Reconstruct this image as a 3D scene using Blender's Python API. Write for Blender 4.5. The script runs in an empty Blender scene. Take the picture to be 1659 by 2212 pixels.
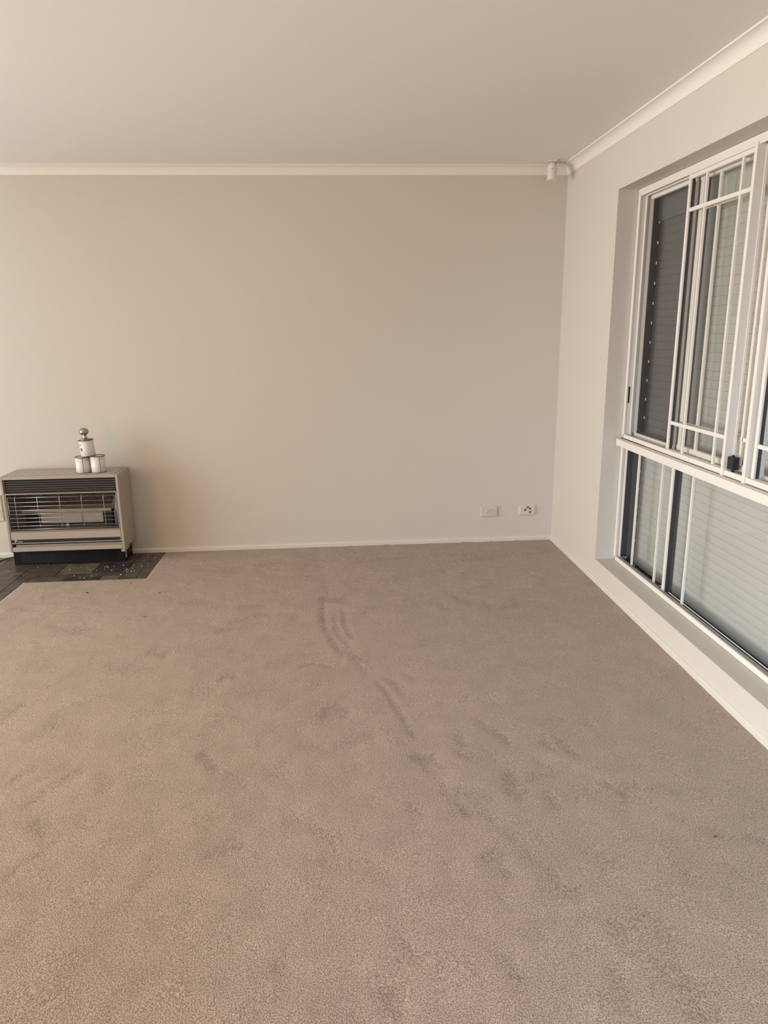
import bpy, bmesh, math, random
from mathutils import Matrix, Vector, noise

# ---------------------------------------------------------------- camera, world, lights, exposure
S = bpy.context.scene
COL = S.collection
S.view_settings.view_transform = 'Standard'
S.view_settings.look = 'None'
S.view_settings.gamma = 1.0
S.view_settings.use_curve_mapping = False
S.view_settings.exposure = 0.0
S.cycles.transparent_max_bounces = 32      # several panes and a screen in line

CAM_H, PITCH, YAW, ROLL, F_PX = 1.4345, 0.2522, 0.0661, -0.0139, 1524.5
cy, sy, cp, sp = math.cos(YAW), math.sin(YAW), math.cos(PITCH), math.sin(PITCH)
fwd = Vector((sy * cp, cy * cp, -sp)); r0 = Vector((cy, -sy, 0)); u0 = r0.cross(fwd)
rgt = r0 * math.cos(ROLL) + u0 * math.sin(ROLL); upv = -r0 * math.sin(ROLL) + u0 * math.cos(ROLL)
cam_data = bpy.data.cameras.new('camera')
cam = bpy.data.objects.new('camera', cam_data); COL.objects.link(cam)
cam_data.sensor_fit = 'VERTICAL'; cam_data.sensor_height = 36.0
cam_data.lens = F_PX / 2212 * 36.0
cam_data.clip_start = 0.02
m = Matrix((rgt, upv, -fwd)).transposed().to_4x4(); m.translation = Vector((0, 0, CAM_H))
cam.matrix_world = m
S.camera = cam

world = bpy.data.worlds.new('overcast_sky'); S.world = world; world.use_nodes = True
world.node_tree.nodes['Background'].inputs['Color'].default_value = (0.93, 0.97, 1.0, 1)
world.node_tree.nodes['Background'].inputs['Strength'].default_value = 1.0

def area(name, loc, target, sx, sy_, power, color, spread=math.pi):
    d = bpy.data.lights.new(name, 'AREA'); d.shape = 'RECTANGLE'; d.size = sx; d.size_y = sy_
    d.energy = power; d.color = color; d.spread = spread
    o = bpy.data.objects.new(name, d); COL.objects.link(o)
    o.location = loc
    o.rotation_euler = (Vector(target) - Vector(loc)).to_track_quat('-Z', 'Y').to_euler()
    return o
# daylight through the unseen glazed door of the left wall, plus two added fills
# (lights)
area('daylight_door_far', (-4.26, 3.2, 1.1), (0, 3.2, 1.1), 1.2, 2.0, 80, (0.95, 0.995, 1.0))
area('daylight_door_near', (-4.26, 1.5, 1.1), (0, 1.5, 1.1), 1.8, 2.0, 64, (0.915, 0.99, 1.0), 1.7)
area('warm_fill_left', (-4.26, -0.6, 1.1), (0, -0.6, 1.1), 1.8, 2.0, 82, (1.0, 0.54, 0.17))  # unseen warm fill, added to warm the camera end of the room
area('cool_fill_rear', (-0.7, -2.43, 1.6), (1.5, 1.4, 0.0), 1.2, 0.8, 24, (0.48, 0.74, 1.0), 1.0)  # added cool fill, narrowed and aimed at the lower right wall and carpet
# (end of lights)

# ---------------------------------------------------------------- room numbers (metres)
D, XR, H = 4.659, 1.479, 2.4          # back wall, right wall, ceiling
XL, YB = -4.2, -2.4                   # left wall, rear wall
CV, SKT, SKH = 0.051, 0.013, 0.0275   # cornice size, skirting thickness and height
YW, ZT, ZB, YE = 3.815, 2.115, 0.128, 1.2   # big window opening: far side, head, sill, near side

# ---------------------------------------------------------------- helpers
def new_mat(name):
    mt = bpy.data.materials.new(name); mt.use_nodes = True
    nt = mt.node_tree; b = nt.nodes['Principled BSDF']
    return mt, nt, b
def mat(name, color, rough=0.6, metal=0.0, spec=0.5, var=0.04, scale=30.0, bump=0.0, bscale=200.0, coat=0.0):
    """plain procedural material: colour with a faint noise variation and optional fine bump"""
    mt, nt, b = new_mat(name)
    tc = nt.nodes.new('ShaderNodeTexCoord'); n = nt.nodes.new('ShaderNodeTexNoise')
    n.inputs['Scale'].default_value = scale; n.inputs['Detail'].default_value = 3
    nt.links.new(tc.outputs['Object'], n.inputs['Vector'])
    mix = nt.nodes.new('ShaderNodeMix'); mix.data_type = 'RGBA'
    mix.inputs[6].default_value = [c * (1 - var) for c in color] + [1]
    mix.inputs[7].default_value = [min(1, c * (1 + var)) for c in color] + [1]
    nt.links.new(n.outputs['Fac'], mix.inputs[0]); nt.links.new(mix.outputs[2], b.inputs['Base Color'])
    b.inputs['Roughness'].default_value = rough; b.inputs['Metallic'].default_value = metal
    b.inputs['Specular IOR Level'].default_value = spec
    b.inputs['Coat Weight'].default_value = coat
    if bump:
        n2 = nt.nodes.new('ShaderNodeTexNoise'); n2.inputs['Scale'].default_value = bscale; n2.inputs['Detail'].default_value = 4
        nt.links.new(tc.outputs['Object'], n2.inputs['Vector'])
        bp = nt.nodes.new('ShaderNodeBump'); bp.inputs['Strength'].default_value = bump; bp.inputs['Distance'].default_value = 0.002
        nt.links.new(n2.outputs['Fac'], bp.inputs['Height']); nt.links.new(bp.outputs['Normal'], b.inputs['Normal'])
    return mt

WALL = mat('wall_paint', (0.62, 0.565, 0.50), 0.75, spec=0.25, var=0.012, scale=3, bump=0.12, bscale=160)
REVEAL = mat('reveal_paint', (0.60, 0.55, 0.49), 0.6, spec=0.3, var=0.02, scale=6, bump=0.1, bscale=120)
CEIL = mat('ceiling_paint', (0.80, 0.765, 0.725), 0.85, spec=0.15, var=0.012, scale=2)
TRIM = mat('trim_paint', (0.81, 0.755, 0.695), 0.45, spec=0.4, var=0.01)
SKIRT = mat('skirting_paint', (0.67, 0.615, 0.56), 0.5, spec=0.35, var=0.01)
FRAME = mat('white_powdercoat', (0.79, 0.735, 0.675), 0.38, spec=0.5, var=0.01)
GASKET = mat('dark_gasket', (0.030, 0.033, 0.040), 0.5)
TRACK = mat('track_aluminium', (0.45, 0.43, 0.41), 0.4, metal=0.3)
BLACKP = mat('black_plastic', (0.022, 0.024, 0.030), 0.5, spec=0.25)
BEIGE = mat('beige_enamel', (0.405, 0.35, 0.30), 0.45, spec=0.4, var=0.03, scale=12)
BEIGE_L = mat('beige_enamel_front', (0.42, 0.36, 0.305), 0.42, spec=0.4, var=0.03, scale=12)
GRILLE = mat('dark_grey_louvre', (0.075, 0.07, 0.067), 0.42)
BLACK = mat('black_enamel', (0.008, 0.008, 0.010), 0.5, spec=0.2, var=0.2, scale=60)
DARK = mat('dark_cavity', (0.01, 0.01, 0.01), 0.9)
CHROME = mat('chrome_wire', (0.50, 0.46, 0.42), 0.35, metal=1.0)
REFLECT = mat('reflector_steel', (0.13, 0.115, 0.105), 0.5, metal=0.5, var=0.25, scale=14)
RADIANT = mat('radiant_ceramic', (0.33, 0.29, 0.26), 0.85, var=0.10, scale=25)
STEELBAR = mat('dull_steel', (0.30, 0.27, 0.24), 0.55, metal=0.3, var=0.2, scale=20)
NICKEL = mat('brushed_nickel', (0.42, 0.385, 0.34), 0.30, metal=1.0, var=0.05)
TIN = mat('white_tin', (0.72, 0.69, 0.67), 0.28, spec=0.6, var=0.02)
RIM = mat('dark_tin_rim', (0.17, 0.14, 0.12), 0.4, metal=0.7)
INK = mat('dark_ink', (0.05, 0.045, 0.05), 0.6)
LIDM = mat('tin_lid', (0.42, 0.39, 0.36), 0.35, metal=0.6)
PLATE = mat('outlet_plastic', (0.61, 0.55, 0.48), 0.35, spec=0.5, var=0.01)
PLATE2 = mat('cream_outlet_plastic', (0.64, 0.585, 0.49), 0.35, spec=0.5, var=0.01)
PIRM = mat('sensor_plastic', (0.72, 0.66, 0.60), 0.4, var=0.01)
SOCKET = mat('socket_metal', (0.30, 0.25, 0.19), 0.35, metal=0.7)
GROUT = mat('grout', (0.10, 0.085, 0.07), 0.9)
CHIP = mat('plaster_chip', (0.50, 0.45, 0.38), 0.8)
CRUMB = mat('dark_crumb', (0.12, 0.075, 0.06), 0.9)
BRICK = mat('dark_brick_reveal', (0.10, 0.080, 0.073), 0.9, var=0.15, scale=20)
SHUT = mat('shutter_slat', (0.64, 0.625, 0.595), 0.6, var=0.04, scale=4)
def make_translucent(mt, amount, color):
    nt = mt.node_tree; b = nt.nodes['Principled BSDF']; out = nt.nodes['Material Output']
    t = nt.nodes.new('ShaderNodeBsdfTranslucent'); t.inputs[0].default_value = color
    mx = nt.nodes.new('ShaderNodeMixShader'); mx.inputs[0].default_value = amount
    nt.links.new(b.outputs[0], mx.inputs[1]); nt.links.new(t.outputs[0], mx.inputs[2]); nt.links.new(mx.outputs[0], out.inputs[0])
make_translucent(SHUT, 0.22, (0.70, 0.69, 0.65, 1))      # pale plastic slats let a little daylight through
LOGO = mat('logo_print', (0.62, 0.58, 0.54), 0.4)
LABELM = mat('rating_label', (0.45, 0.42, 0.38), 0.5)
WEBM = mat('cobweb_silk', (0.24, 0.225, 0.215), 0.9)

def glass_mat():
    mt, nt, b = new_mat('window_glass'); nt.nodes.remove(b)
    out = nt.nodes['Material Output']
    t = nt.nodes.new('ShaderNodeBsdfTransparent'); t.inputs[0].default_value = (0.985, 0.987, 0.98, 1)
    g = nt.nodes.new('ShaderNodeBsdfGlossy'); g.inputs['Roughness'].default_value = 0.02
    f = nt.nodes.new('ShaderNodeFresnel'); geo = nt.nodes.new('ShaderNodeNewGeometry'); mr = nt.nodes.new('ShaderNodeMapRange')   # same reflectance from both faces of the pane
    mr.inputs[3].default_value = 1.45; mr.inputs[4].default_value = 1/1.45
    nt.links.new(geo.outputs['Backfacing'], mr.inputs[0]); nt.links.new(mr.outputs[0], f.inputs['IOR'])
    mx = nt.nodes.new('ShaderNodeMixShader')
    hf = nt.nodes.new('ShaderNodeMath'); hf.operation = 'MULTIPLY'; hf.inputs[1].default_value = 0.6
    nt.links.new(f.outputs[0], hf.inputs[0]); nt.links.new(hf.outputs[0], mx.inputs[0]); nt.links.new(t.outputs[0], mx.inputs[1]); nt.links.new(g.outputs[0], mx.inputs[2])
    nt.links.new(mx.outputs[0], out.inputs[0])
    return mt
GLASS = glass_mat()
def screen_mat():
    mt, nt, b = new_mat('insect_mesh')
    out = nt.nodes['Material Output']
    b.inputs['Base Color'].default_value = (0.05, 0.043, 0.042, 1); b.inputs['Roughness'].default_value = 0.7
    t = nt.nodes.new('ShaderNodeBsdfTransparent')
    mx = nt.nodes.new('ShaderNodeMixShader'); mx.inputs[0].default_value = 0.33
    nt.links.new(t.outputs[0], mx.inputs[1]); nt.links.new(b.outputs[0], mx.inputs[2]); nt.links.new(mx.outputs[0], out.inputs[0])
    return mt
SCREEN = screen_mat()

def slate_mat(name, color):
    mt, nt, b = new_mat(name)
    tc = nt.nodes.new('ShaderNodeTexCoord')
    n = nt.nodes.new('ShaderNodeTexNoise'); n.inputs['Scale'].default_value = 9; n.inputs['Detail'].default_value = 8; n.inputs['Distortion'].default_value = 1.2
    nt.links.new(tc.outputs['Object'], n.inputs['Vector'])
    r = nt.nodes.new('ShaderNodeValToRGB')
    r.color_ramp.elements[0].position = 0.3; r.color_ramp.elements[1].position = 0.75
    r.color_ramp.elements[0].color = [c * 0.55 for c in color] + [1]; r.color_ramp.elements[1].color = [c * 1.5 for c in color] + [1]
    nt.links.new(n.outputs['Fac'], r.inputs[0]); nt.links.new(r.outputs[0], b.inputs['Base Color'])
    b.inputs['Roughness'].default_value = 0.42; b.inputs['Specular IOR Level'].default_value = 0.3
    bp = nt.nodes.new('ShaderNodeBump'); bp.inputs['Strength'].default_value = 0.5; bp.inputs['Distance'].default_value = 0.004
    nt.links.new(n.outputs['Fac'], bp.inputs['Height']); nt.links.new(bp.outputs['Normal'], b.inputs['Normal'])
    return mt
SLATE = slate_mat('slate_brown_grey', (0.088, 0.070, 0.056))
SLATE_TAN = slate_mat('slate_tan', (0.150, 0.118, 0.088))
SLATE_DARK = slate_mat('slate_charcoal', (0.046, 0.041, 0.038))

def carpet_mat():
    mt, nt, b = new_mat('twist_pile_carpet')
    N = nt.nodes.new; L = nt.links.new
    tc = N('ShaderNodeTexCoord')
    n1 = N('ShaderNodeTexNoise'); n1.inputs['Scale'].default_value = 290; n1.inputs['Detail'].default_value = 2; n1.inputs['Roughness'].default_value = 0.6
    n2 = N('ShaderNodeTexNoise'); n2.inputs['Scale'].default_value = 7; n2.inputs['Detail'].default_value = 5; n2.inputs['Roughness'].default_value = 0.6
    n3 = N('ShaderNodeTexNoise'); n3.inputs['Scale'].default_value = 1.1; n3.inputs['Detail'].default_value = 3
    n4 = N('ShaderNodeTexNoise'); n4.inputs['Scale'].default_value = 45; n4.inputs['Detail'].default_value = 3
    for n in (n1, n2, n3, n4): L(tc.outputs['Object'], n.inputs['Vector'])
    r = N('ShaderNodeValToRGB'); r.color_ramp.elements[0].position = 0.36; r.color_ramp.elements[1].position = 0.65
    r.color_ramp.elements[0].color = (0.250, 0.177, 0.131, 1); r.color_ramp.elements[1].color = (0.605, 0.468, 0.375, 1)
    L(n1.outputs['Fac'], r.inputs[0])
    def scale_by(col, fac, lo, hi):
        mr = N('ShaderNodeMapRange'); mr.inputs[1].default_value = 0.3; mr.inputs[2].default_value = 0.7
        mr.inputs[3].default_value = lo; mr.inputs[4].default_value = hi
        L(fac, mr.inputs[0])
        v = N('ShaderNodeVectorMath'); v.operation = 'SCALE'
        L(col, v.inputs[0]); L(mr.outputs[0], v.inputs['Scale'])
        return v.outputs[0]
    c = scale_by(r.outputs[0], n2.outputs['Fac'], 0.92, 1.06)
    c = scale_by(c, n3.outputs['Fac'], 0.97, 1.03)
    # flattened pile: foot and vacuum marks with ragged edges
    at = N('ShaderNodeAttribute'); at.attribute_name = 'pile_mark'
    a1 = N('ShaderNodeMath'); a1.operation = 'MULTIPLY_ADD'; a1.inputs[1].default_value = 1.7; a1.inputs[2].default_value = -0.35
    L(n4.outputs['Fac'], a1.inputs[0])
    a2 = N('ShaderNodeMath'); a2.operation = 'MULTIPLY'; L(at.outputs['Fac'], a2.inputs[0]); L(a1.outputs[0], a2.inputs[1])
    a3 = N('ShaderNodeMath'); a3.operation = 'MULTIPLY_ADD'; a3.inputs[1].default_value = -0.38; a3.inputs[2].default_value = 1.0; a3.use_clamp = True
    L(a2.outputs[0], a3.inputs[0])
    v = N('ShaderNodeVectorMath'); v.operation = 'SCALE'; L(c, v.inputs[0]); L(a3.outputs[0], v.inputs['Scale'])
    L(v.outputs[0], b.inputs['Base Color'])
    b.inputs['Roughness'].default_value = 0.95; b.inputs['Specular IOR Level'].default_value = 0.1
    b.inputs['Sheen Weight'].default_value = 0.15
    add = N('ShaderNodeMath'); add.operation = 'MULTIPLY_ADD'; add.inputs[1].default_value = 0.45
    L(n4.outputs['Fac'], add.inputs[0]); L(n1.outputs['Fac'], add.inputs[2])
    bp = N('ShaderNodeBump'); bp.inputs['Strength'].default_value = 0.75; bp.inputs['Distance'].default_value = 0.005
    L(add.outputs[0], bp.inputs['Height']); L(bp.outputs['Normal'], b.inputs['Normal'])
    return mt
CARPET = carpet_mat()

# ------- mesh builder
class MB:
    def __init__(s): s.bm = bmesh.new()
    def box(s, x0, x1, y0, y1, z0, z1, mi=0):
        vs = [s.bm.verts.new(p) for p in ((x0,y0,z0),(x1,y0,z0),(x1,y1,z0),(x0,y1,z0),(x0,y0,z1),(x1,y0,z1),(x1,y1,z1),(x0,y1,z1))]
        for f in ((0,3,2,1),(4,5,6,7),(0,1,5,4),(1,2,6,5),(2,3,7,6),(3,0,4,7)):
            fc = s.bm.faces.new([vs[i] for i in f]); fc.material_index = mi
        return vs
    def poly(s, pts, mi=0):
        f = s.bm.faces.new([s.bm.verts.new(p) for p in pts]); f.material_index = mi
    def sweep(s, prof, path, closed_prof=True, mi=0):
        """prof: list of functions/points per path station (already 3-D rings)"""
        rings = [[s.bm.verts.new(p) for p in ring] for ring in path]
        n = len(rings[0])
        for a, b in zip(rings, rings[1:]):
            for i in range(n if closed_prof else n - 1):
                j = (i + 1) % n
                f = s.bm.faces.new((a[i], a[j], b[j], b[i])); f.material_index = mi
        if closed_prof:
            s.bm.faces.new(rings[0][::-1]).material_index = mi; s.bm.faces.new(rings[-1]).material_index = mi
    def tube(s, pts, r, n=8, mi=0, smooth=True):
        pts = [Vector(p) for p in pts]; rings = []
        up = None
        for i, p in enumerate(pts):
            d = (pts[min(i+1, len(pts)-1)] - pts[max(i-1, 0)]).normalized()
            if up is None:
                up = Vector((0,0,1)) if abs(d.z) < 0.9 else Vector((1,0,0))
            a = d.cross(up).normalized(); b = a.cross(d).normalized(); up = b
            rings.append([s.bm.verts.new(p + (a * math.cos(t) + b * math.sin(t)) * r) for t in [2*math.pi*k/n for k in range(n)]])
        for A, B in zip(rings, rings[1:]):
            for i in range(n):
                f = s.bm.faces.new((A[i], A[(i+1) % n], B[(i+1) % n], B[i])); f.smooth = smooth; f.material_index = mi
        s.bm.faces.new(rings[0][::-1]).material_index = mi; s.bm.faces.new(rings[-1]).material_index = mi
    def lathe(s, prof, c=(0,0), n=32, mi=0, sharp=False):
        rings = []
        for r, z in prof:
            if r < 1e-6: rings.append([s.bm.verts.new((c[0], c[1], z))])
            else: rings.append([s.bm.verts.new((c[0]+r*math.cos(2*math.pi*k/n), c[1]+r*math.sin(2*math.pi*k/n), z)) for k in range(n)])
        for A, B in zip(rings, rings[1:]):
            for i in range(n):
                j = (i+1) % n
                if len(A) == 1 and len(B) == 1: continue
                if len(A) == 1: f = s.bm.faces.new((A[0], B[j], B[i]))
                elif len(B) == 1: f = s.bm.faces.new((A[i], A[j], B[0]))
                else: f = s.bm.faces.new((A[i], A[j], B[j], B[i]))
                f.smooth = not sharp; f.material_index = mi
    def build(s, name, mats, parent=None, bevel=0.0, seg=2, recalc=True):
        if recalc: bmesh.ops.recalc_face_normals(s.bm, faces=s.bm.faces)
        me = bpy.data.meshes.new(name); s.bm.to_mesh(me); s.bm.free()
        if not isinstance(mats, (list, tuple)): mats = [mats]
        for q in mats: me.materials.append(q)
        o = bpy.data.objects.new(name, me); COL.objects.link(o)
        if parent is not None:
            o.parent = parent
            o.matrix_parent_inverse = Matrix.Translation(-Vector(parent.location)) if False else Matrix.Identity(4)
        if bevel:
            bv = o.modifiers.new('bevel', 'BEVEL'); bv.width = bevel; bv.segments = seg; bv.limit_method = 'ANGLE'; bv.angle_limit = math.radians(40)
            bv.harden_normals = False
        return o

def soften(o, deg=32):
    for p in o.data.polygons: p.use_smooth = True
    o.data.set_sharp_from_angle(angle=math.radians(deg))
    return o

def empty(name, loc=(0,0,0), rot=(0,0,0)):
    o = bpy.data.objects.new(name, None); COL.objects.link(o); o.location = loc; o.rotation_euler = rot
    o.empty_display_size = 0.05
    return o
def tag(o, label=None, cat=None, group=None, kind=None):
    if label: o['label'] = label
    if cat: o['category'] = cat
    if group: o['group'] = group
    if kind: o['kind'] = kind
    return o
def struct(o): o['kind'] = 'structure'; return o

# ================================================================= STRUCTURE
# floor: wall-to-wall carpet with a cut-out for the slate hearth; worn pile marks are real dents
HX1, HY1, HX2 = -1.172, 4.125, -1.895        # hearth: right edge, front edge, x where it steps forward
HY2 = 3.0
MARKS=[
([(-0.08,2.441),(-0.059,2.501),(-0.026,2.512),(0.009,2.477)],0.018,0.035,0.9),
([(-0.071,2.45),(-0.0,2.454)],0.016,0.031,0.6),
([(-0.498,2.221),(-0.472,2.183),(-0.443,2.135)],0.017,0.03,0.8),
([(0.236,2.15),(0.274,2.13),(0.301,2.149)],0.014,0.024,1.0),
([(0.25,2.132),(0.281,2.063)],0.012,0.02,0.7),
([(0.298,2.128),(0.323,2.085)],0.013,0.02,0.6),
([(0.506,2.36),(0.521,2.307)],0.012,0.022,0.6),
([(0.543,2.286),(0.581,2.21)],0.015,0.026,0.9),
([(0.412,2.255),(0.418,2.213)],0.013,0.023,0.7),
([(0.391,2.155),(0.427,2.13)],0.013,0.022,0.8),
([(0.536,1.978),(0.54,1.918)],0.029,0.045,1.0),
([(0.547,2.021),(0.551,1.976)],0.015,0.023,0.6),
([(0.588,1.973),(0.64,2.018),(0.687,2.019)],0.013,0.022,0.55),
([(0.654,2.069),(0.694,2.018)],0.014,0.022,0.5),
([(0.629,1.903),(0.651,1.878),(0.643,1.852)],0.013,0.02,0.7),
([(0.761,2.205),(0.778,2.154),(0.795,2.105)],0.016,0.027,0.7),
([(0.705,2.19),(0.727,2.15)],0.013,0.022,0.5),
([(0.903,2.294),(0.926,2.214)],0.015,0.026,0.4),
([(0.307,1.974),(0.34,1.901),(0.366,1.843)],0.014,0.022,0.7),
([(0.335,1.959),(0.426,1.928)],0.018,0.027,0.35),
([(0.193,1.891),(0.219,1.867)],0.014,0.021,0.6),
([(0.41,1.85),(0.45,1.773),(0.477,1.712)],0.017,0.023,0.4),
([(0.842,1.95),(0.863,1.906),(0.881,1.876)],0.014,0.023,0.8),
([(0.871,1.888),(0.937,1.937)],0.018,0.028,0.5),
([(0.966,1.915),(1.012,1.916),(1.045,1.873)],0.01,0.016,0.6),
([(0.983,1.79),(1.009,1.756)],0.014,0.02,0.4),
([(0.381,1.646),(0.416,1.67),(0.426,1.642)],0.015,0.021,0.7),
([(0.416,1.599),(0.434,1.581)],0.01,0.013,0.6),
([(0.497,1.821),(0.538,1.786)],0.016,0.024,0.4),
([(0.512,1.644),(0.548,1.546),(0.589,1.518)],0.025,0.031,0.5),
([(0.516,1.524),(0.584,1.503)],0.022,0.027,0.5),
([(1.156,1.663),(1.19,1.65)],0.016,0.021,0.5),
([(0.898,1.558),(0.932,1.522)],0.024,0.031,0.4),
([(0.664,1.392),(0.741,1.407),(0.771,1.369)],0.032,0.038,0.5),
([(0.365,1.311),(0.383,1.273)],0.023,0.026,0.55),
([(0.729,1.281),(0.758,1.207),(0.746,1.163)],0.036,0.038,0.45),
([(0.602,1.267),(0.604,1.231)],0.016,0.017,0.5),
([(0.124,1.396),(0.146,1.341)],0.017,0.019,0.6),
([(0.079,1.251),(0.096,1.216)],0.025,0.026,0.55),
([(-0.174,1.349),(-0.157,1.323)],0.015,0.017,0.5),
([(-0.156,1.392),(-0.173,1.336)],0.012,0.014,0.3),
([(-0.321,1.33),(-0.296,1.305)],0.015,0.017,0.35),
([(-0.397,1.721),(-0.362,1.746),(-0.318,1.755)],0.018,0.026,0.5),
([(-0.072,1.789),(-0.024,1.769)],0.016,0.024,0.4),
([(-0.071,1.676),(-0.063,1.654)],0.012,0.016,0.4),
([(-0.94,1.904),(-0.903,1.86)],0.019,0.028,0.6),
([(-1.319,2.515),(-1.295,2.581),(-1.292,2.615)],0.022,0.043,0.6),
([(-1.158,2.374),(-1.103,2.446),(-1.111,2.512)],0.028,0.051,0.4),
([(-1.096,2.147),(-1.066,2.183)],0.016,0.027,0.5),
([(-1.005,1.996),(-0.957,2.098),(-0.903,2.156)],0.02,0.033,0.45),
([(-1.044,2.093),(-1.003,2.139),(-0.953,2.213)],0.016,0.026,0.3),
([(-0.931,1.68),(-0.916,1.73),(-0.885,1.763)],0.012,0.016,0.5),
([(-0.691,1.659),(-0.689,1.693)],0.014,0.019,0.45),
([(-0.57,1.553),(-0.562,1.615),(-0.538,1.663)],0.012,0.016,0.3),
([(-0.824,2.123),(-0.785,2.07)],0.023,0.037,0.3),
([(-1.483,3.456),(-1.339,3.373),(-1.253,3.387)],0.012,0.029,0.5),
([(-1.426,3.365),(-1.281,3.333)],0.012,0.028,0.4),
([(-1.786,3.738),(-1.687,3.675)],0.01,0.027,0.5),
([(-0.883,3.086),(-0.813,3.04)],0.019,0.043,0.5),
([(-0.518,2.78),(-0.503,2.812),(-0.466,2.8)],0.012,0.025,0.8),
([(-0.616,3.284),(-0.542,3.321)],0.01,0.023,0.7),
([(-0.542,3.597),(-0.418,3.597)],0.015,0.04,0.6),
([(-0.563,3.393),(-0.409,3.499),(-0.237,3.451)],0.012,0.031,0.35),
([(-0.096,3.701),(-0.1,3.468),(-0.084,3.258),(-0.04,3.093),(-0.002,2.99)],0.014,0.033,0.9),
([(0.004,3.489),(0.02,3.276),(0.045,3.163)],0.012,0.028,0.7),
([(-0.04,3.431),(-0.022,3.197),(0.031,3.036)],0.013,0.032,0.45),
([(0.01,3.063),(0.05,2.937),(0.095,2.776)],0.016,0.037,0.5),
([(0.05,2.937),(0.111,2.894)],0.018,0.04,0.6),
([(-0.121,3.661),(0.019,3.66)],0.018,0.048,0.8),
([(0.08,3.418),(0.178,3.523)],0.014,0.039,0.4),
([(0.14,2.689),(0.173,2.607),(0.22,2.406),(0.25,2.276)],0.012,0.023,0.8),
([(0.181,2.726),(0.224,2.653),(0.234,2.594)],0.014,0.027,0.6),
([(0.258,2.757),(0.292,2.703)],0.013,0.028,0.4),
([(-0.192,2.869),(-0.127,2.894),(-0.055,2.856)],0.006,0.013,0.8),
([(-0.14,2.656),(-0.103,2.692)],0.016,0.032,0.4),
([(-0.036,2.237),(0.039,2.265),(0.091,2.297)],0.02,0.035,0.55),
([(-0.177,2.255),(-0.045,2.2)],0.017,0.028,0.3),
([(0.404,3.546),(0.51,3.582),(0.568,3.463)],0.015,0.04,0.4),
([(0.632,3.625),(0.685,3.564)],0.02,0.053,0.5),
([(0.775,3.507),(0.822,3.437),(0.948,3.489)],0.015,0.037,0.5),
([(0.825,3.342),(0.908,3.334)],0.019,0.047,0.25),
([(0.638,3.186),(0.741,3.232)],0.018,0.044,0.2),
([(0.371,3.158),(0.381,3.052)],0.017,0.04,0.35),
([(-0.515,4.309),(-0.281,4.33),(-0.102,4.219)],0.014,0.046,0.4),
([(0.074,4.291),(0.501,4.388)],0.012,0.039,0.4),
([(-0.099,3.924),(-0.071,3.755)],0.016,0.043,0.4),
([(-0.27,4.106),(-0.1,4.005)],0.014,0.041,0.3),
([(-0.912,4.262),(-0.616,4.186)],0.015,0.043,0.3),
([(0.395,3.952),(0.633,4.051)],0.017,0.05,0.25),
([(0.785,4.26),(1.101,4.321)],0.011,0.038,0.4),
([(0.164,3.745),(0.324,3.765)],0.013,0.036,0.3),
([(-1.358,4.14),(-1.191,4.025)],0.011,0.032,0.4),
([(-1.529,3.998),(-1.421,3.949)],0.011,0.031,0.35),
([(-1.056,3.801),(-0.808,3.705),(-0.644,3.62)],0.016,0.042,0.35),
([(-1.053,2.952),(-0.835,2.887)],0.021,0.044,0.25),
([(-1.407,2.986),(-1.134,2.894)],0.024,0.052,0.2),
([(-0.627,2.742),(-0.195,2.623)],0.026,0.052,0.15),
([(-0.855,1.856),(-0.764,1.869)],0.034,0.052,0.2)]

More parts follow.
